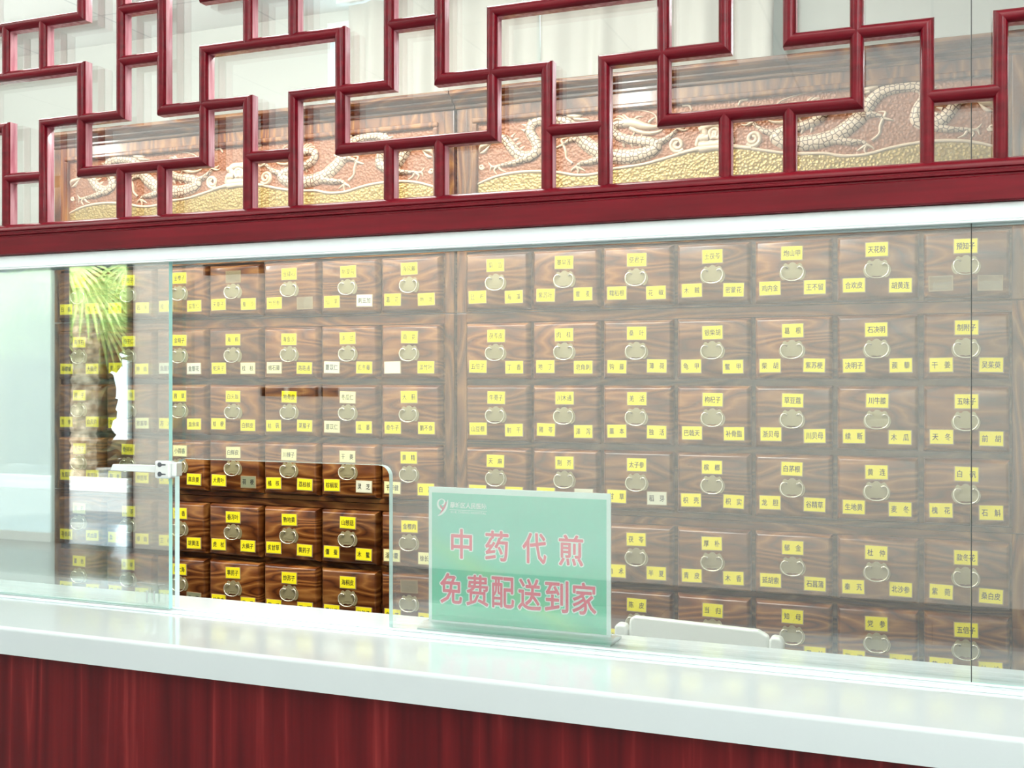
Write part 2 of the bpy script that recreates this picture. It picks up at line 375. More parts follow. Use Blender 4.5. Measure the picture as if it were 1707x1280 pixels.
# back wall of the dispensary with the window behind the curtain (opening x -2.14..-0.62, z 1.0..2.86)
WX0, WX1, WZ0, WZ1 = -2.165, -.62, 1.0, 2.86
b = MB(); b.box(XL - .1, WX0, YB, YB + .04, 0, CE); b.box(WX1, XR + .1, YB, YB + .04, 0, CE); b.box(WX0, WX1, YB, YB + .04, 0, WZ0); b.box(WX0, WX1, YB, YB + .04, WZ1, CE)
struct(b, 'wall_back', M['wall'])
b = MB(); b.box(XL - .1, XL, .1, YB, 0, CE); struct(b, 'wall_left', M['wall'])
b = MB(); b.box(XR, XR + .1, .1, YB, 0, CE); struct(b, 'wall_right', M['wall'])
b = MB()
for x0, x1, z0, z1 in ((WX0, WX0 + .012, WZ0, WZ1), (WX1 - .05, WX1, WZ0, WZ1), (WX0 + .012, WX1 - .05, WZ0, WZ0 + .05), (WX0 + .012, WX1 - .05, WZ1 - .03, WZ1), (-1.40, -1.35, WZ0 + .05, WZ1 - .03)):
    b.box(x0, x1, YB + .002, YB + .035, z0, z1)
wf = struct(b, 'window_1', M['whiteframe'])
b = MB(); b.box(WX0 + .012, -1.40, YB + .02, YB + .026, WZ0 + .05, WZ1 - .03); b.box(-1.35, WX1 - .05, YB + .02, YB + .026, WZ0 + .05, WZ1 - .03); b.build('window_pane', M['glass'], wf)
# wall over the counter screen, and solid wall at both sides of it
b = MB(); b.box(HL, HR, -.06, .10, 2.47, CE); struct(b, 'wall_front', M['hallwall'])
b = MB(); b.box(HL, XL, -.06, .10, 0, 2.47); struct(b, 'wall_front_left', M['hallwall'])
b = MB(); b.box(XR, HR, -.06, .10, 0, 2.47); struct(b, 'wall_front_right', M['hallwall'])
# hall: side walls and the back wall with the entrance
b = MB(); b.box(HL - .1, HL, HB, .10, 0, CE); struct(b, 'wall_hall_left', M['hallwall'])
b = MB(); b.box(HR, HR + .1, HB, .10, 0, CE); struct(b, 'wall_hall_right', M['hallwall'])
DX0, DX1, DZ = -9.4, -6.66, 2.62
b = MB(); b.box(HL - .1, DX0, HB - .05, HB, 0, CE); b.box(DX1 + .085, HR + .1, HB - .05, HB, 0, CE); b.box(DX0, DX1 + .085, HB - .05, HB, DZ, CE)
struct(b, 'wall_hall_back', M['hallwall'])

# ------------------------------------------------------------------ counter
CT = 1.10
t = MB(); t.prism_x([(-.21, CT - .043), (-.21, CT - .006), (-.2085, CT - .0022), (-.2062, CT - .0005), (-.203, CT), (.096, CT), (.10, CT - .004), (.10, CT - .043)], XL, XR)
tag(autosmooth(t.build('countertop', M['white'])), 'long glossy white stone countertop running along the whole dispensary front', 'countertop')
cb = thing('counter_base', 'dark red wood grain counter front under the white countertop', 'counter', (-1.2, 0, 0))
b = MB(); b.box(XL + 1.2, XR + 1.2, -.195, -.175, .08, CT - .043); b.build('front_panel', M['rosewood'], cb)
b = MB(); b.box(XL + 1.2, XR + 1.2, -.175, .07, 0, CT - .043); b.build('cabinet_body', M['darkwood'], cb)
b = MB(); b.box(XL + 1.2, XR + 1.2, -.16, -.1751, 0, .08); b.build('plinth', M['darkframe'], cb)

# ------------------------------------------------------------------ herb cabinets
PX = .208; ROWS = (1.776, 1.574, 1.394, 1.214, 1.0105, .831); DW, DH = .1965, .1635
YF = 1.39
RT = [  # right cabinet: (top, lower left, lower right); '' = empty holder, * faded, # cream, % grey
 [('菊　苗', '昆　布', '海　藻'), ('墨旱莲', '紫苏叶', '瞿　麦'), ('使君子', '糯稻根', '花　椒'), ('土茯苓', '木　贼', '密蒙花'), ('炮山甲', '鸡内金', '王不留'), ('天花粉', '合欢皮', '胡黄连'), ('预知子', '', '')],
 [('茯苓皮', '五倍子', '丁　香'), ('肉　桂', '地　丁', '皂角刺'), ('桑　叶', '钩　藤', '薄　荷'), ('银柴胡', '龟　甲', '鳖　甲'), ('葛　根', '柴　胡', '紫苏梗'), ('石决明', '决明子', '蒺　藜'), ('制附子', '干　姜', '吴茱萸')],
 [('牛蒡子', '山豆根', '射　干'), ('川木通', '猪　苓', '泽　泻'), ('羌　活', '藁　本', '独　活'), ('枸杞子', '巴戟天', '补骨脂'), ('草豆蔻', '浙贝母', '川贝母'), ('川牛膝', '续　断', '木　瓜'), ('五味子', '天　冬', '前　胡')],
 [('天　麻', '防　风', '白　芍'), ('荆　芥', '细　辛', '#白　前'), ('太子参', '甘　草', '#稻　芽'), ('槟　榔', '枳　壳', '枳　实'), ('白茅根', '龙　胆', '谷精草'), ('黄　连', '生地黄', '麦　冬'), ('白　矾', '槐　花', '石　斛')],
 [('黄　芩', '黄　芪', '山　药'), ('白　芷', '川　芎', '赤　芍'), ('茯　苓', '白　术', '半　夏'), ('厚　朴', '青　皮', '木　香'), ('郁　金', '延胡索', '石菖蒲'), ('杜　仲', '秦　艽', '北沙参'), ('款冬花', '紫　菀', '桑白皮')],
 [('桔　梗', '丹　参', '玄　参'), ('红　花', '桃　仁', '苍　术'), ('陈　皮', '砂　仁', '香　附'), ('当　归', '熟　地', '升　麻'), ('知　母', '玉　竹', '黄　柏'), ('党　参', '瓦　楞', '枸　杞'), ('五倍子', '艾　叶', '地　榆')]]
LT = [
 [('白　蔹', '白　薇', '百　合'), ('白附子', '贯　众', '石　韦'), ('金樱子', '桂　皮', '益智仁'), ('', '天葵子', '蚕　沙'), ('金礞石', '竹节参', ''), ('制草乌', '仙　茅', '#刺五加'), ('海风藤', '葛　花', '地　龙')],
 [('海浮石', '海螵蛸', '大腹皮'), ('柏子仁', '麦　芽', '神　曲'), ('金精子', '#鱼腥草', '#金银花'), ('海　桐', '蛇床子', '*桂　枝'), ('海金沙', '*络石藤', '路路通'), ('泽　兰', '#薏苡仁', '忍冬藤'), ('荷　花', '#', '淡竹叶')],
 [('诃　子', '苦　参', '白及片'), ('茵　陈', '乌　梅', '*败酱草'), ('茜　草', '苏　木', '血余炭'), ('白头翁', '桔　梗', '白鲜皮'), ('地骨皮', '枯　矾', '莱菔子'), ('*冬瓜仁', '*薏苡仁', '瓜　蒌'), ('大　蓟', '牵牛子', '鹅不食')],
 [('青葙子', '鬼箭羽', '两面针'), ('骨碎补', '狗　脊', '伸筋草'), ('*小茴香', '良　姜', '高良姜'), ('*白鲜皮', '大青叶', '%荷　梗'), ('*川楝子', '橘　核', '荔枝核'), ('*干　姜', '棕榈炭', '#灵　芝'), ('黄　精', '*千年健', '白　及')],
 [('*没　药', '寻骨风', '鸡血藤'), ('儿　茶', '血　竭', '樟　脑'), ('乳　香', '三　棱', '胡黄连'), ('番泻叶', '虎　杖', '大枫子'), ('熟地黄', '炙甘草', '黄药子'), ('山慈菇', '僵　蚕', '木　鳖'), ('金樱肉', '*淫羊藿', '*徐长卿')],
 [('藿　香', '佩　兰', '香　薷'), ('白　果', '瓜　蒂', '远　志'), ('胖大海', '苍　耳', '%辛　夷'), ('葶苈子', '地骨皮', '麻　黄'), ('炒苏子', '芥　子', '百　部'), ('海桐皮', '覆盆子', '地肤子'), ('', '白　芷', '葱　白')]]
for tab in (RT, LT):
    for row in tab:
        for tr in row:
            for s_ in tr:
                s_ = s_.lstrip('*#%')
                if s_: want(s_, .0)
SIGN1 = '中药代煎'; SIGN2 = '免费配送到家'
for ch in SIGN1 + SIGN2: want(ch, .0)
want('薛城区人民医院', .02); want('XUE CHENG HOSPITAL', .0)
bake()

# shared drawer pieces -------------------------------------------------
d = MB(); d.frustum(-DW / 2, DW / 2, -DH / 2, DH / 2, .0, -.028, -.009, .0105); drawer_me = d.data('drawer', [M['oak_h']])
drawer_me.polygons.foreach_set('use_smooth', [True] * len(drawer_me.polygons)); drawer_me.set_sharp_from_angle(angle=R(32))
def handle_mesh():
    h = MB()
    half = [(0, 24.5), (5, 23.5), (9, 19.5), (13, 19), (17, 22), (22, 20), (25, 14), (30, 7), (33, -1), (32.5, -9), (29, -17), (23, -22), (17, -21), (13, -18.5), (6, -18), (0, -19.5)]
    hp = smooth([(x, z, 0) for x, z in half], 2); hp = [(x / 1000, z / 1000) for x, z, _ in hp]
    poly = [(-x, z) for x, z in hp] + [(x, z) for x, z in hp[::-1][1:-1]]
    h.prism_y(poly[::1], -.0016, 0, 0)
    inner = [(x * .62, z * .62 + .001) for x, z in poly]; h.prism_y(inner, -.0026, -.0016, 0)
    bail = [(13, 10.5, -4), (16, 12.5, -6), (21, 12.5, -7), (26, 8.5, -8), (28.5, 1, -9), (27.5, -8, -9.5), (22, -17, -10), (12, -22.5, -10), (0, -24, -10)]
    pts = [(x, y, z) for x, z, y in bail]; pts = pts + [(-x, y, z) for x, y, z in pts[::-1][1:]]
    pts = [tuple(c / 1000 for c in p) for p in smooth(pts, 3)]
    h.tube(pts, .0019, 6, 1)
    for sx in (-1, 1):
        h.tube([(sx * .0135, -.001, .0105), (sx * .0135, -.0055, .0105)], .0028, 8, 1)
        h.tube([(sx * .018, -.001, -.013), (sx * .018, -.0032, -.013)], .0014, 6, 0)
    return h.data('handle', [M['brass_plate'], M['brass_ring']], False)
handle_me = handle_mesh()
handle_me.polygons.foreach_set('use_smooth', [p.material_index == 1 for p in handle_me.polygons])
LW, LH = .0525, .0345
_lab = {}
def label_mesh(code):
    if code in _lab: return _lab[code]
    m = MB(); st = code.lstrip('*#%')
    # clear plastic holder, a little larger than the slip of paper
    m.box(-LW / 2 - .0022, LW / 2 + .0022, -.0016, 0, -LH / 2 - .0024, LH / 2 + .0012, 0)
    pap = 'yellow'
    if code[:1] == '*': pap = 'yellow_faded'
    if code[:1] == '#': pap = 'cream'
    if code[:1] == '%': pap = 'grey_paper'
    if code != '':
        m.box(-LW / 2, LW / 2, -.0024, -.0016, -LH / 2, LH / 2, 1)
    else:
        m.box(-LW / 2, LW / 2, -.0030, -.0016, -LH / 2, LH / 2, 3)
    if st:
        text_on(m, st, -.00022, .0001, .0420, .0172, -.0027, 2, .0); text_on(m, st, .00022, -.0001, .0420, .0172, -.00275, 2, .0)
    me = m.data('paper_label', [M['holder'], M[pap], M['ink'], M['clear']]); _lab[code] = me; return me
M['holder'] = plain('label_holder_plastic', (.42, .30, .17), .15, coat=.4)

def link(o, parent, loc, name):
    o.name = name; o.parent = parent; o.location = loc; COL.objects.link(o); return o
PATHS = {}
def cu(cx, cy):  # a point of the carving (metres from the middle of the frieze, height)
    return cx, cy

def frieze_relief(root_panel):
    """two facing dragons, clouds and a wave band; traced once for the left half, mirrored for the right"""
    def T(c):  # tracing grid -> (u, z)
        px, py = 760 + c[0] / 3.556, 120 + c[1] / 3.556
        a = (px - 853.5) / 1797; X = a * .9317 - .3633; Y = a * .3633 + .9317; k = 2.9 / Y
        return X * k + .546, 1.493 - (py - 632) / 1797 * k
    def P(l): return [(*T(c), c[2] / 1000) for c in l]
    body1 = P([(165, 440, 1), (200, 410, 5), (240, 388, 9), (285, 395, 13), (322, 440, 15), (370, 490, 16), (430, 500, 16), (478, 465, 16), (470, 410, 15), (440, 360, 15), (450, 310, 15), (505, 285, 14), (580, 282, 14), (650, 295, 15), (700, 340, 17), (740, 395, 19), (800, 445, 20), (870, 485, 20), (960, 500, 20), (1060, 497, 20), (1150, 470, 18), (1185, 435, 17), (1130, 412, 15), (1040, 402, 13), (965, 380, 13), (930, 345, 13), (950, 310, 12), (1000, 305, 11)])
    leg1 = P([(420, 505, 12), (350, 535, 9), (290, 548, 6), (250, 555, 5)])
    leg2 = P([(760, 400, 12), (700, 398, 8), (660, 410, 6), (635, 430, 5)])
    leg3 = P([(880, 505, 12), (800, 530, 9), (740, 540, 6), (715, 560, 5)])
    leg4 = P([(1180, 425, 10), (1240, 400, 8), (1280, 370, 6), (1315, 335, 5)])
    claws = [[(250, 555, 4), (215, 560, 3), (190, 535, 1)], [(250, 555, 4), (225, 580, 3), (240, 605, 1)], [(250, 555, 4), (265, 580, 3), (295, 590, 1)], [(215, 560, 4), (205, 570, 3), (200, 590, 1)],
             [(635, 430, 4), (625, 400, 3), (660, 390, 1)], [(635, 430, 4), (600, 445, 3), (585, 450, 1)], [(635, 430, 4), (650, 470, 4), (655, 510, 3), (690, 540, 4)],
             [(715, 560, 5), (690, 575, 3), (680, 590, 1)], [(715, 560, 5), (725, 585, 3), (715, 610, 1)], [(715, 560, 5), (745, 575, 3), (765, 585, 1)],
             [(1315, 335, 5), (1305, 315, 3), (1330, 310, 1)], [(1315, 335, 5), (1350, 345, 3), (1378, 335, 1)], [(1315, 335, 5), (1350, 325, 3), (1365, 310, 1)]]
    spikes = []
    for (x, y, dx, dy) in ((345, 405, 30, -14), (362, 430, 28, -12), (385, 455, 22, -16), (410, 350, -28, -12), (418, 318, -32, -8), (440, 288, -20, -14), (500, 262, -8, -16), (330, 385, 20, -22), (720, 320, 14, -26), (745, 350, 24, -22), (775, 375, 22, -20), (990, 425, 10, 22), (1040, 425, 10, 22), (1090, 430, 4, 18)):
        spikes.append([(x, y, 5), (x + dx * .5, y + dy * .6, 3), (x + dx, y + dy, .6)])
    head = [[(985, 305, 11), (1030, 300, 13), (1070, 305, 12), (1110, 318, 10), (1160, 325, 7), (1195, 318, 4), (1210, 300, 2)],
            [(1030, 330, 6), (1080, 352, 6), (1140, 362, 5), (1190, 355, 4), (1225, 340, 2)],
            [(1000, 295, 4), (960, 275, 3), (930, 285, 1)], [(1010, 290, 4), (980, 262, 3), (950, 262, 1)], [(1030, 285, 4), (1000, 258, 3), (985, 250, .8)],
            [(1050, 290, 4), (1075, 265, 3), (1110, 262, 1)], [(1060, 350, 3), (1050, 372, 2), (1030, 380, .6)], [(1100, 360, 3), (1100, 378, 2), (1085, 390, .6)],
            [(1195, 320, 2), (1180, 255, 1.6), (1110, 228, 1.4), (1000, 222, 1.2), (940, 232, .8)], [(1140, 300, 4), (1160, 280, 3), (1185, 262, 1)],
            [(660, 255, 6), (715, 262, 7), (750, 252, 1)], [(700, 275, 5), (745, 280, 4), (790, 278, 1)],
            [(1340, 200, 3), (1380, 198, 3.2), (1396, 222, 2)]]
    tail = [[(135, 475, 1), (150, 445, 7), (185, 430, 6), (215, 418, 1)], [(140, 480, 1), (170, 470, 5), (205, 425, 1)]]
    def spiral(cx, cy, r0, turns, ph, w):
        out = []
        for i in range(int(turns * 10) + 1):
            a = ph + i / 10 * 2 * math.pi; r = r0 * (1 - i / (turns * 10 + 1) * .85); out.append((cx + r * math.cos(a), cy + r * math.sin(a), w))
        return out
    pearl = spiral(150, 562, 16, 1.4, 0, 2.6)
    wave = [(118, 668, 3.2), (180, 640, 4), (250, 615, 4.5), (340, 597, 4.5), (430, 588, 4.5), (520, 588, 4.5), (610, 595, 4.5), (690, 608, 4.5), (760, 610, 4.5), (840, 600, 4.5), (920, 575, 4.5), (1000, 563, 4.5), (1100, 548, 4.5), (1200, 522, 4.5), (1300, 492, 4.8), (1380, 468, 5.5), (1450, 452, 8), (1530, 446, 9), (1625, 446, 9)]
    scrolls = [spiral(1310, 430, 46, 1.7, .6, 5.5), [(1320, 482, 6), (1350, 476, 6), (1385, 462, 4)], spiral(1452, 424, 30, 1.4, 2.8, 4.5), [(1425, 440, 4), (1440, 395, 8), (1478, 372, 10), (1470, 330, 9), (1500, 312, 9), (1545, 312, 9), (1590, 320, 9), (1625, 330, 10)],
               spiral(1540, 365, 40, 1.5, 2.2, 5.5), [(1500, 420, 9), (1545, 425, 10), (1625, 420, 12)], [(1570, 380, 10), (1625, 375, 11)]]
    def emit(name, kind_mats, strokes, h, shade_scales, sgn, y=0.0):
        m = MB()
        for st, mi in strokes:
            m.ribbon([(sgn * u, z, w) for u, z, w in st], h, y, mi)
        return m.build(name, kind_mats, root_panel, True)
    for sgn in (1, -1):
        st = [(body1, 0), (leg1, 0), (leg2, 0), (leg3, 0), (leg4, 0)] + [(P(c), 1) for c in claws + spikes + head + tail]
        emit('dragon_carving', [M['scales'], M['relief']], st, .012, 1, sgn)
        emit('pearl_carving', [M['relief']], [(P(pearl), 0)], .008, 0, sgn)
    m = MB()
    for sgn in (1, -1):
        for st in [wave] + scrolls: m.ribbon([(sgn * u, z, w) for u, z, w in P(st)], .010, 0, 0)
    m.build('cloud_band', [M['relief']], root_panel, True)
    # gold ground below the wave band
    m = MB(); wl = smooth(P(wave)); n = len(wl)
    for sgn in (1, -1):
        base = len(m.v)
        for u, z, w_ in wl: m.v += [(sgn * min(u, 0), -.0015, z), (sgn * min(u, 0), -.0015, 1.945)]
        for i in range(n - 1): m.face((base + 2 * i, base + 2 * i + 1, base + 2 * i + 3, base + 2 * i + 2), 0)
    m.build('gold_ground', [M['gold']], root_panel)

def cabinet(name, cx, tab, label, group):
    hw = 7 * PX / 2 + .030
    c = thing(name, label, 'cabinet', (cx, YF, 0), group)
    Z0 = 0.0
    # carcass: box behind the drawer fronts, with a face of rails and stiles; three stacked modules
    m = MB()
    mods = ((.0, 1.1145), (1.1165, 1.686), (1.6885, 2.287))
    for z0, z1 in mods: m.box(-hw, hw, .012, .47, z0, z1)
    body = m.build('carcass', M['oak_h'], c)
    for z0, z1 in mods:
        for sx in (-1, 1):
            s = MB(); s.box(-.015, .015, 0, .012, 0, z1 - z0); bevel(s.build('stile', M['oak_v'], c, loc=(sx * (hw - .015), 0, z0)), .0015)
    rails = [(1.866, 1.935), (1.6885, 1.689 + .002), (1.659, 1.686), (1.1165, 1.129), (1.095, 1.1145), (0.0, .745)]
    for z0, z1 in rails:
        s = MB(); s.box(-hw + .03, hw - .03, 0, .012, z0 - .0, z1); s.build('rail', M['oak_h'], c)
    # crown moulding
    s = MB(); z = 2.287
    s.prism_x([(.30, z), (-.004, z), (-.006, z + .004), (-.006, z + .010), (-.022, z + .014), (-.026, z + .020), (-.026, z + .024), (-.044, z + .029), (-.050, z + .035), (-.050, z + .043), (-.046, z + .046), (.30, z + .046)][::-1], -hw - .003, hw + .003)
    s.build('crown_moulding', M['oak_h'], c)
    # frieze frame: bead and inner slope round the carved panel
    fx = hw - .066; fz0, fz1 = 1.945, 2.24
    f = MB()
    f.box(-hw + .03, -fx - .012, 0, .012, 1.935, 2.287); f.box(fx + .012, hw - .03, 0, .012, 1.935, 2.287); f.box(-fx - .012, fx + .012, 0, .012, fz1 + .012, 2.287)
    f.build('frieze_frame', M['oak_v'], c)
    f = MB()
    for (x0, x1, z0, z1) in ((-fx - .016, fx + .016, fz1, fz1 + .016), (-fx - .016, -fx, fz0, fz1), (fx, fx + .016, fz0, fz1), (-fx - .016, fx + .016, 1.935, fz0)):
        f.box(x0, x1, -.010, .012, z0, z1)
    bevel(f.build('frieze_bead', M['oak_v'], c), .005, 3)
    p = MB(); p.box(-fx, fx, 0, .006, fz0, fz1); pan = p.build('frieze_panel', M['rust'], c, loc=(0, .004, 0))
    frieze_relief(pan)
    for r, zr in enumerate(ROWS):
        for q in range(7):
            x = (q - 3) * PX
            dr = bpy.data.objects.new('drawer', drawer_me); link(dr, c, (x, .004, zr), 'drawer')
            h = bpy.data.objects.new('handle', handle_me); link(h, dr, (-.001 + rnd.uniform(-.001, .001), -.028, -.003 + rnd.uniform(-.001, .001)), 'handle')
            h.rotation_euler = (0, rnd.uniform(-.02, .02), 0)
            for (lx, lz), code in zip(((-.001, .045), (-.057, -.045), (.055, -.046)), tab[r][q]):
                lo = bpy.data.objects.new('paper_label', label_mesh(code)); link(lo, dr, (lx + rnd.uniform(-.0015, .0015), -.028, lz + rnd.uniform(-.0015, .0015)), 'paper_label')
                lo.rotation_euler = (0, rnd.uniform(-.025, .025), 0)
                if code[:1] == '*': lo['label'] = 'faded pale yellow paper label'
                if code[:1] == '#': lo['label'] = 'cream paper label'
                if code[:1] == '%': lo['label'] = 'grey paper label'
                if code == '': lo['label'] = 'empty clear label holder'
    return c
cabinet('herb_cabinet', -.546, RT, 'oak herb cabinet of yellow-labelled drawers, the nearer one behind the green sign and the chair', None)
cabinet('herb_cabinet', -2.072, LT, 'farther oak herb cabinet of yellow-labelled drawers, behind the pass-through opening and sliding glass', None)

# ------------------------------------------------------------------ lattice screen over the counter
GX = lambda i: -1.565 + .0866 * i
GZ = [1.7655, 1.857, 1.950, 2.042, 2.131, 2.222, 2.314, 2.405]
BWID, YBK, YFL, YFR = .0088, -.0045, -.0205, -.0285     # half width, back, where the rounding starts, front
bars = []
def V(i, a, b_): bars.append(('v', i, a, b_))
def H(a, b_, j): bars.append(('h', j, a, b_))
for i in range(-21, 40):
    r6 = i % 6
    if i % 3 == 2: V(i, 1, 3); V(i, 4, 6)
    if r6 in (0, 1): V(i, 0, 2); V(i, 3, 4); V(i, 5, 7)
    if r6 in (3, 4): V(i, 0, 1); V(i, 2, 5); V(i, 6, 7)
for k in range(-4, 7):
    g = 6 * k
    for j in (1, 6): H(g + 2, g + 5, j); H(g, g + 1, j)
    for j in (3, 4): H(g + 5, g + 8, j); H(g + 3, g + 4, j)
    for j in (2, 5): H(g + 1, g + 3, j); H(g + 4, g + 6, j)
ends = {}
for br in bars:
    if br[0] == 'v': ends.setdefault((br[1], br[2]), []).append(('v', +1)); ends.setdefault((br[1], br[3]), []).append(('v', -1))
    else: ends.setdefault((br[2], br[1]), []).append(('h', +1)); ends.setdefault((br[3], br[1]), []).append(('h', -1))
SEC = [(-1, YBK, 1), (-1, YFL, 1), (-.82, -.0245, 0), (-.45, -.0275, 0), (0, YFR, 0), (.45, -.0275, 0), (.82, -.0245, 0), (1, YFL, 1), (1, YBK, 1)]
def bar(mb, br, x_lo=None, x_hi=None):
    kind = br[0]
    if kind == 'v': i, a, c_ = br[1:]; e0, e1 = (i, a), (i, c_); p0, p1 = GZ[a], GZ[c_]; fix = GX(i)
    else: j, a, c_ = br[1:]; e0, e1 = (a, j), (c_, j); p0, p1 = GX(a), GX(c_); fix = GZ[j]
    oth = 'h' if kind == 'v' else 'v'
    def mit(e):
        o = [s for k_, s in ends[e] if k_ == oth]; return o[0] if len(o) == 1 else 0
    m0, m1 = mit(e0), mit(e1)
    pts0, pts1 = [], []
    for tt, y, _ in SEC:
        off = tt * BWID
        q0 = p0 + (m0 * off if m0 else 0); q1 = p1 - (m1 * off if m1 else 0)
        if kind == 'v': pts0.append((fix + off, y, q0)); pts1.append((fix + off, y, q1))
        else: pts0.append((q0, y, fix + off)); pts1.append((q1, y, fix + off))
    n = len(SEC); bs = len(mb.v); mb.v += pts0 + pts1
    for k_ in range(n - 1):
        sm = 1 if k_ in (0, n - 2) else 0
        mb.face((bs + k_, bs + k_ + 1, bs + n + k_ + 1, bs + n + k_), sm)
    mb.face((bs, bs + n, bs + 2 * n - 1, bs + n - 1), 0)
    mb.face([bs + k_ for k_ in range(n)], 0); mb.face([bs + n + k_ for k_ in range(n)][::-1], 0)
scr = thing('lattice_screen', 'dark red lacquered wooden fretwork screen of stepped bars above the glass front', 'lattice screen', (0, 0, 0))
rest = MB(); XE0, XE1 = -3.35, 1.72
for br in bars:
    if br[0] == 'v': xs = (GX(br[1]),) * 2; jmin = br[2]
    else: xs = (GX(br[2]), GX(br[3])); jmin = br[1]
    if xs[0] < XE0 or xs[1] > XE1: continue
    if xs[1] > -1.70 and xs[0] < .16 and jmin <= 4:
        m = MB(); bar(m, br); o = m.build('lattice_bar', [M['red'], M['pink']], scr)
        o.data.polygons.foreach_set('use_smooth', [p.material_index == 0 and len(p.vertices) == 4 for p in o.data.polygons]); o.data.set_sharp_from_angle(angle=R(50))
    else: bar(rest, br)
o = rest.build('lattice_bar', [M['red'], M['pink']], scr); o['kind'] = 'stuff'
# bottom rail: bead, two grooves and a flat band
zb = 1.716
m = MB(); m.prism_x([(-.004, zb), (-.034, zb), (-.036, zb + .002), (-.036, zb + .031), (-.033, zb + .0325), (-.033, zb + .0345), (-.036, zb + .036), (-.036, zb + .039), (-.032, zb + .0405), (-.032, zb + .0425), (-.034, zb + .044), (-.034, zb + .047), (-.031, zb + .052), (-.026, zb + .0555), (-.020, zb + .057), (-.004, zb + .057)][::-1], XE0, XE1)
autosmooth(m.build('bottom_rail', M['red'], scr))
m = MB(); m.prism_x([(-.004, 2.40), (-.034, 2.40), (-.036, 2.41), (-.036, 2.47), (-.004, 2.47)][::-1], XE0, XE1); m.build('top_rail', M['red'], scr)
for x in (XE0 - .03, XE1 + .03):
    m = MB(); m.box(x - .03, x + .03, -.04, .04, CT, 2.47); m.build('side_post', M['red'], scr)

# ------------------------------------------------------------------ glass
SEAM = .047; GT = .012
gs = thing('glass_screen', 'fixed glass screen on the countertop with cut pass-through opening and white metal track', 'glass screen', (0, 0, CT))
def gpart(o, label=None):
    o.parent = gs; o.matrix_parent_inverse = gs.matrix_world.inverted(); o.location.z -= 0
    o.matrix_parent_inverse.translation = (0, 0, -CT)
    if label: o['label'] = label
    return o
tr = MB(); tr.box(XE0, XE1, -.027, .016, 1.694, 1.7155); tr.box(XE0, XE1, -.0275, -.0245, 1.691, 1.694); tr.box(XE0, XE1, .010, .016, 1.691, 1.694)
gpart(bevel(tr.build('glass_track', M['track']), .0015), 'white aluminium track holding the top of the glass under the red rail')
tr = MB(); tr.box(XE0, XE1, -.036, -.031, CT, CT + .004); tr.box(XE0, XE1, -.005, -.001, CT, CT + .003)
gpart(bevel(tr.build('glass_track', M['track']), .001), 'low pale track strips along the countertop at the foot of the glass')
# lower fixed pane with the pass-through cut out of it
HX0, HX1, HT, rr = -1.208, -.796, 1.357, .018
def arc(cx, cz, r, a0, a1, n=6): return [(cx + r * math.cos(R(a0 + (a1 - a0) * k / n)), cz + r * math.sin(R(a0 + (a1 - a0) * k / n))) for k in range(n + 1)]
poly = [(XE0, CT + .0005), (HX0, CT + .0005)] + arc(HX0 + rr, HT - rr, rr, 180, 90) + arc(HX1 - rr, HT - rr, rr, 90, 0) + [(HX1, CT + .0005), (SEAM - .0006, CT + .0005), (SEAM - .0006, 1.700), (XE0, 1.700)]
m = MB(); m.prism_y(poly, 0, GT, 0, 1)
gpart(m.build('glass_pane', [M['glass'], M['edge_pale']]), 'large fixed glass pane with a round-cornered pass-through opening cut at its foot')
m = MB(); m.box(SEAM + .0006, XE1, 0, GT, CT + .0005, 1.700, 0, 1)
gpart(m.build('glass_pane', [M['glass'], M['edge']]), 'lower fixed glass pane at far right, right of the thin dark vertical joint')
m = MB(); m.box(XE0, SEAM - .0006, .002, GT, 1.7165, 2.46, 0, 1)
gpart(m.build('glass_pane', [M['glass'], M['edge']]), 'upper glass pane behind the red lattice, left of the thin dark joint')
m = MB(); m.box(SEAM + .0006, XE1, .002, GT, 1.7165, 2.46, 0, 1)
gpart(m.build('glass_pane', [M['glass'], M['edge']]), 'upper glass pane behind the red lattice at far right')
m = MB(); m.box(SEAM - .0005, SEAM + .0005, .001, GT, CT + .001, 2.46)
gpart(m.build('glass_joint', M['black']), 'thin dark silicone joint running straight up between the right hand panes')
sl = thing('sliding_glass_door', 'sliding glass pane at left with bright aqua edge and chrome lock bar', 'sliding glass door', (-1.8, -.018, CT))
m = MB(); m.box(-.75, .597, -.004, .005, .004, .592, 0, 1); m.build('pane', [M['glass_slide'], M['edge']], sl)
m = MB(); m.box(.53, .592, -.010, -.004, .004, .046, 0); m.box(.53, .592, .005, .009, .004, .046, 0); bevel(m.build('corner_guide', M['clear'], sl), .002)
m = MB(); m.box(.555, .558, -.0105, -.0100, .014, .034); m.box(.570, .573, -.0105, -.0100, .014, .034); m.build('guide_screw', M['steel'], sl)
lk = thing('showcase_lock', 'small chrome ratchet lock with flat bar clipped on the sliding glass edge', 'lock', (-1.205, -.022, 1.341))
m = MB(); m.prism_y([(-.118, -.0055), (0, -.0065), (0, .0065), (-.112, .0055)], -.0065, -.0005); bevel(m.build('ratchet_bar', M['chrome'], lk), .001)
m = MB(); m.box(-.016, .017, -.016, -.0005, -.015, .015); lb = bevel(m.build('lock_body', M['chrome'], lk), .004, 3)
m = MB(); m.box(.0168, .027, -.013, .004, -.011, .013); bevel(m.build('clip', M['chrome'], lk), .002)
m = MB()
for zz in (-.0075, .0085): m.tube([(-.004, -.0145, zz), (-.004, -.0168, zz)], .0042, 12, 0); m.box(-.002, .008, -.0166, -.0160, zz - .0012, zz + .0012)
m.build('lock_screw', M['screw'], lk)

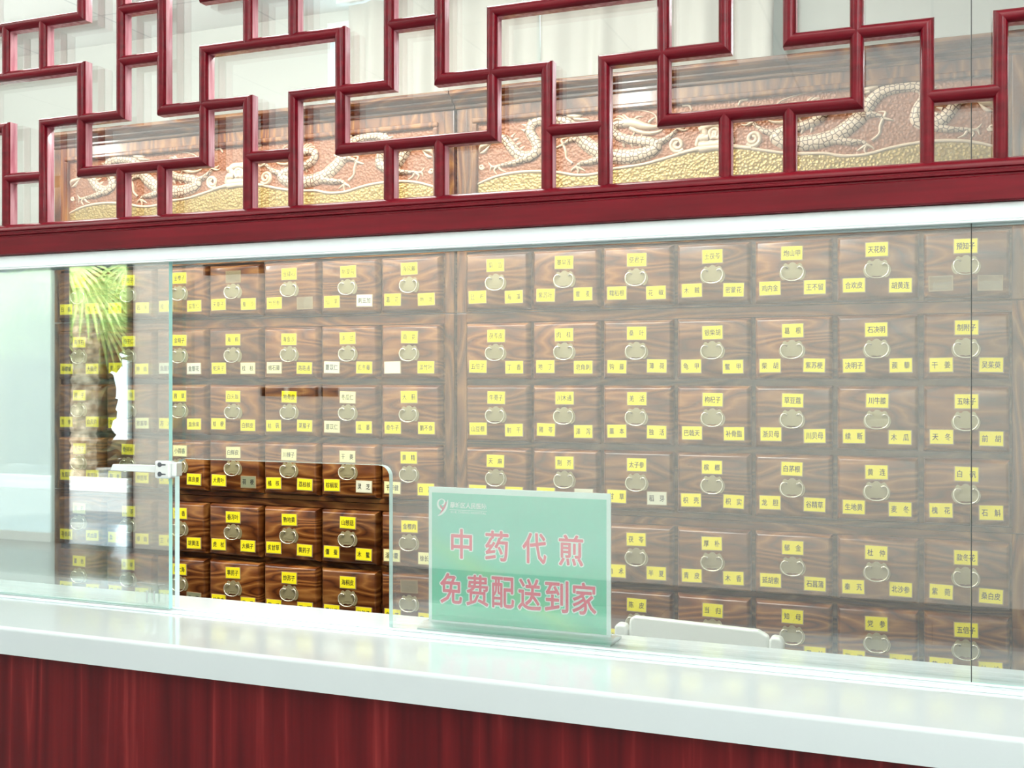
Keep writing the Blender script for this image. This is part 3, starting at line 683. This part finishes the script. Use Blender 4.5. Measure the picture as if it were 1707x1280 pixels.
# ------------------------------------------------------------------ sign
sg = thing('sign_stand', 'green tabletop sign with pink Chinese lettering standing on the countertop', 'sign', (-.597, .043, CT))
m = MB(); m.prism_x([(-.029, 0), (-.029, .0025), (-.006, .008), (.006, .008), (.034, .0025), (.034, 0)][::-1], -.157, .157); m.build('base', M['steel'], sg)
m = MB(); m.box(-.1505, .1505, .0012, .0034, .006, .2225); m.box(-.1505, .1505, -.0040, -.0018, .006, .2225); m.build('acrylic_sleeve', M['clear'], sg)
m = MB(); m.box(-.1500, .1500, -.0014, .0010, .007, .2220); ins = m.build('card', M['paper'], sg)
m = MB(); m.box(-.1445, .1435, -.0017, -.0014, .011, .2130); po = m.build('poster', M['poster'], sg)
m = MB()
LET = [(SIGN1, [-.690, -.630, -.568, -.509], 1.234, .0375, .0455), (SIGN2, [-.708, -.663, -.620, -.576, -.532, -.488], 1.1625, .0365, .047)]
for st, xs, zc, wd, ht in LET:
    for ch, x in zip(st, xs):
        wdx = wd * (.93 if ch in '中' else 1)
        for q in range(12):     # white outline, then the bold red character
            text_on(m, ch, x + .597 + .0025 * math.cos(q * math.pi / 6), zc - CT + .0025 * math.sin(q * math.pi / 6), wdx, ht, -.00175 - q * .00001, 1, .0)
        for q in range(8):
            text_on(m, ch, x + .597 + .0007 * math.cos(q * math.pi / 4), zc - CT + .0007 * math.sin(q * math.pi / 4), wdx, ht, -.00192 - q * .00001, 0, .0)
m.build('lettering', [M['poster_red'], M['poster_white']], sg)
m = MB()
text_on(m, '薛城区人民医院', -.6785 + .597, 1.2945 - CT, .062, .0095, -.0020, 0, .02)
m.box(-.114, -.050, -.0020, -.0018, .1867, .1873, 0)
text_on(m, 'XUE CHENG HOSPITAL', -.6785 + .597, 1.2835 - CT, .062, .0036, -.0020, 0, .0)
def lg(l): return [(-.126 + x * .001, .1905 + z * .001, w_ * .001) for x, z, w_ in l]
for st, mi in (([(-8, -14, .6), (-2, -11, 1.6), (4, -5, 1.8), (8, 3, 1.4), (9.5, 12, .5)], 0), ([(-1, 13, .5), (-6.5, 10, 1.2), (-8, 4, 1.6), (-5, -2, 1.6), (0, -5, 1.2)], 0), ([(-1, 13, .5), (3.5, 10, 1.1), (2.5, 5, 1.2), (-1.5, 3, .6)], 0),
               ([(-4, -10, .5), (1, -4, 1.3), (4, 2, 1.3), (7, 9, .4)], 1), ([(-3.5, 3, .6), (-1, -1, 1.2), (2, -2, .8)], 1)):
    m.ribbon(lg(st), .0002, -.0021 - .00003 * mi, mi)
m.build('logo', [M['poster_white'], M['logo_red']], sg)

# ------------------------------------------------------------------ chair
ch = thing('chair', 'off white plastic chair whose backrest rises behind the countertop right of the sign', 'chair', (-.498, .70, 0))
m = MB(); m.prism_y([(-.160, .60), (.160, .60), (.160, .922), (.136, .934), (-.146, .943), (-.158, .936), (-.160, .925)], .225, .245); bevel(m.build('backrest', M['chair'], ch), .006, 3)
for sx in (-1, 1):
    m = MB(); m.prism_y([(sx * .177 - .0155, .42), (sx * .177 + .0155, .42), (sx * .177 + .0155, .910), (sx * .177 + .010, .922), (sx * .177 - .010, .924), (sx * .177 - .0155, .915)], .215, .25); bevel(m.build('back_post', M['chair'], ch), .006, 3)
m = MB(); m.box(-.2, .2, -.19, .25, .42, .45); bevel(m.build('seat', M['chair'], ch), .012, 3)
for sx in (-1, 1):
    for sy in (-.165, .225):
        m = MB(); m.tube([(sx * .19, sy, 0), (sx * .175, sy, .425)], [.013, .018], 10); m.build('leg', M['chair'], ch, True)

# ------------------------------------------------------------------ curtains before the window
def curtain(x0, x1, label, ph):
    m = MB(); n = int((x1 - x0) / .012); nz = 14; zt, zbm = 2.872, 1.2
    for i in range(n + 1):
        x = x0 + (x1 - x0) * i / n
        for j in range(nz + 1):
            f = j / nz; z = zt + (zbm - zt) * f
            a = .012 + .026 * min(1, f * 1.6)
            y = 1.975 + a * (math.sin(x * 34 + ph + .6 * math.sin(x * 7)) + .45 * math.sin(x * 71 + 2 * f + ph)) * .8
            m.v.append((x + .012 * math.sin(x * 21 + f * 2), y, z))
    for i in range(n):
        for j in range(nz):
            q = i * (nz + 1) + j; m.face((q, q + nz + 1, q + nz + 2, q + 1))
    o = m.build('curtain', M['curtain'], None, True)
    s_ = o.modifiers.new('thick', 'SOLIDIFY'); s_.thickness = .002
    tag(o, label, 'curtain'); return o
rl = MB(); rl.box(-2.05, -.45, 1.96, 1.99, 2.878, CE); tag(rl.build('curtain_rail', M['whiteframe']), 'white curtain rail fixed under the ceiling behind the cabinets', 'curtain rail')
curtain(-2.02, -1.25, 'pleated cream curtain on the left, its edge by the bright window strip', .4)
curtain(-1.245, -.47, 'pleated cream curtain on the right, above the nearer herb cabinet', 2.1)

# ------------------------------------------------------------------ what the glass mirrors: the entrance behind the photographer
m = MB()
for x0, x1 in ((-9.4, -9.32), (-7.505, -7.345), (-6.64, -6.575)): m.box(x0, x1, HB - .05, HB + .012, 0, DZ)
m.box(-9.32, -7.505, HB - .05, HB + .012, DZ - .10, DZ); m.box(-7.345, -6.64, HB - .05, HB + .012, DZ - .06, DZ)
door = struct(m, 'door_1', M['darkframe'])
m = MB(); m.box(-9.32, -7.505, HB - .035, HB - .025, .08, DZ - .10); m.build('door_pane', M['frost'], door)
m = MB(); m.box(-9.32, -7.505, HB - .045, HB - .01, 0, .08); m.box(-8.42, -8.36, HB - .045, HB - .01, .08, DZ - .10); m.build('door_frame', M['whiteframe'], door)
bd = MB(); bd.box(-5.823, -5.244, HB, HB + .05, 2.385, 2.60); tag(bd.build('wall_board', M['darkwood']), 'dark brown board high on the hall wall, mirrored over a top left drawer', 'board')
for k, (a, c_) in enumerate(((-5.26, -5.05), (-4.99, -4.86), (-4.84, -4.72), (-4.68, -4.53))):
    bd = MB(); bd.box(a, c_, HB, HB + .03, 1.352, 1.425)
    tag(bd.build('wall_plaque', M['darkwood']), 'small dark plaque in a row on the hall wall, mirrored in the glass', 'plaque', 'dark plaques mirrored over the third row of drawers')
# outside
g = MB(); g.box(-45, 15, -14.6, -7.4, -.14, -.04); struct(g, 'ground', M['ground'])
g = MB(); g.box(-12, 5, -7.4, HB - .05, -.14, -.005); tag(g.build('doorstep', M['paving']), 'paved step outside the open door with sky sheen painted in pale blue, mirrored low in the sliding glass', 'paving')
g = MB(); g.box(-40, 0, -32, -14.6, -.14, -.04); tag(g.build('road', M['kerb']), 'pale concrete road beyond the hedge, mirrored as a bright patch in the glass', 'road')
for y in (-10.9, -10.1):
    g = MB(); g.box(-22, 0, y - .12, y, -.04, .06); tag(bevel(g.build('kerb', M['kerb']), .015), 'pale kerb stone line outside the entrance, the ' + ('farther' if y < -10.5 else 'nearer') + ' one, mirrored in the glass', 'kerb')
def palm(x, y, label, h, seed, nf):
    r2 = random.Random(seed)
    p = thing('palm_tree', label, 'palm tree', (x, y, -.04))
    m = MB(); pts = []; rad = []
    for k in range(34):
        f = k / 33; pts.append((.05 * math.sin(f * 3), .03 * math.sin(f * 5), f * h)); rad.append(.17 + .025 * (k % 2) + .02 * r2.random())
    m.tube(pts, rad, 14); m.build('trunk', M['trunk'], p)
    for k in range(nf):
        az = 2 * math.pi * k / nf + r2.uniform(-.3, .3); el = r2.uniform(-.35, .6)
        m = MB(); dirx, diry = math.cos(az), math.sin(az)
        base = Vector((.1 * dirx, .1 * diry, h - .05)); hub = base + Vector((dirx * .75, diry * .75, .75 * math.sin(el)))
        m.tube([base, (base + hub) / 2 + Vector((0, 0, .08)), hub], .012, 5)
        side = Vector((-diry, dirx, 0)); out = Vector((dirx * .55, diry * .55, -.85)).normalized(); nrm = side.cross(out)
        for q in range(22):
            t = (q - 10.5) / 10.5; a = t * 1.25
            d0 = out * math.cos(a) + side * math.sin(a); ln = 1.05 - .2 * abs(t) + r2.uniform(-.06, .06)
            w = (side * math.cos(a) - out * math.sin(a)) * .026
            dr = Vector((0, 0, -1))
            P4 = [(hub + d0 * ln * .12, .35), (hub + d0 * ln * .5, 1), (hub + d0 * ln * .8 + dr * .03, .75), (hub + d0 * ln + dr * .12, .08)]
            b0 = len(m.v)
            for pp, ww in P4: m.v += [tuple(pp - w * ww), tuple(pp + nrm * .010), tuple(pp + w * ww)]
            for s_ in range(3):
                for e in range(2): m.face((b0 + s_ * 3 + e, b0 + s_ * 3 + e + 1, b0 + s_ * 3 + e + 4, b0 + s_ * 3 + e + 3))
        m.build('frond', M['frond'], p)
palm(-11.95, -11.35, 'fan palm with fibrous trunk outside the open door, mirrored in the sliding glass', 2.95, 3, 11)
palm(-14.3, -11.9, 'fan palm farther left outside the milky door, mirrored at the left edge', 2.9, 5, 11)
def hedge(x0, x1, z1, label, seed):
    r3 = random.Random(seed); m = MB(); nx = int((x1 - x0) / .12); nz = int(z1 / .12)
    for i in range(nx + 1):
        for j in range(nz + 1):
            m.v.append((x0 + (x1 - x0) * i / nx + r3.uniform(-.06, .06), -13.6 + r3.uniform(-.16, .16), -.04 + (z1 + .04) * j / nz + (r3.uniform(-.06, .06) if j else 0)))
    for i in range(nx):
        for j in range(nz):
            cx = x0 + (x1 - x0) * (i + .5) / nx; cz = z1 * (j + .5) / nz
            # a ragged gap where the road shows through, and small gaps near it
            if -13.42 < cx < -12.86 and .35 < cz < 1.7 or (-13.5 < cx < -12.8 and -.1 < cz < 1.9 and r3.random() < .3): continue
            q = i * (nz + 1) + j; m.face((q, q + nz + 1, q + nz + 2, q + 1))
    o = m.build('hedge', M['hedge']); s_ = o.modifiers.new('thick', 'SOLIDIFY'); s_.thickness = .25; s_.offset = 0
    tag(o, label, 'hedge'); return o
hedge(-21, -6, 3.9, 'tall dark hedge with a ragged bright gap behind the palms, mirrored in the glass', 1)
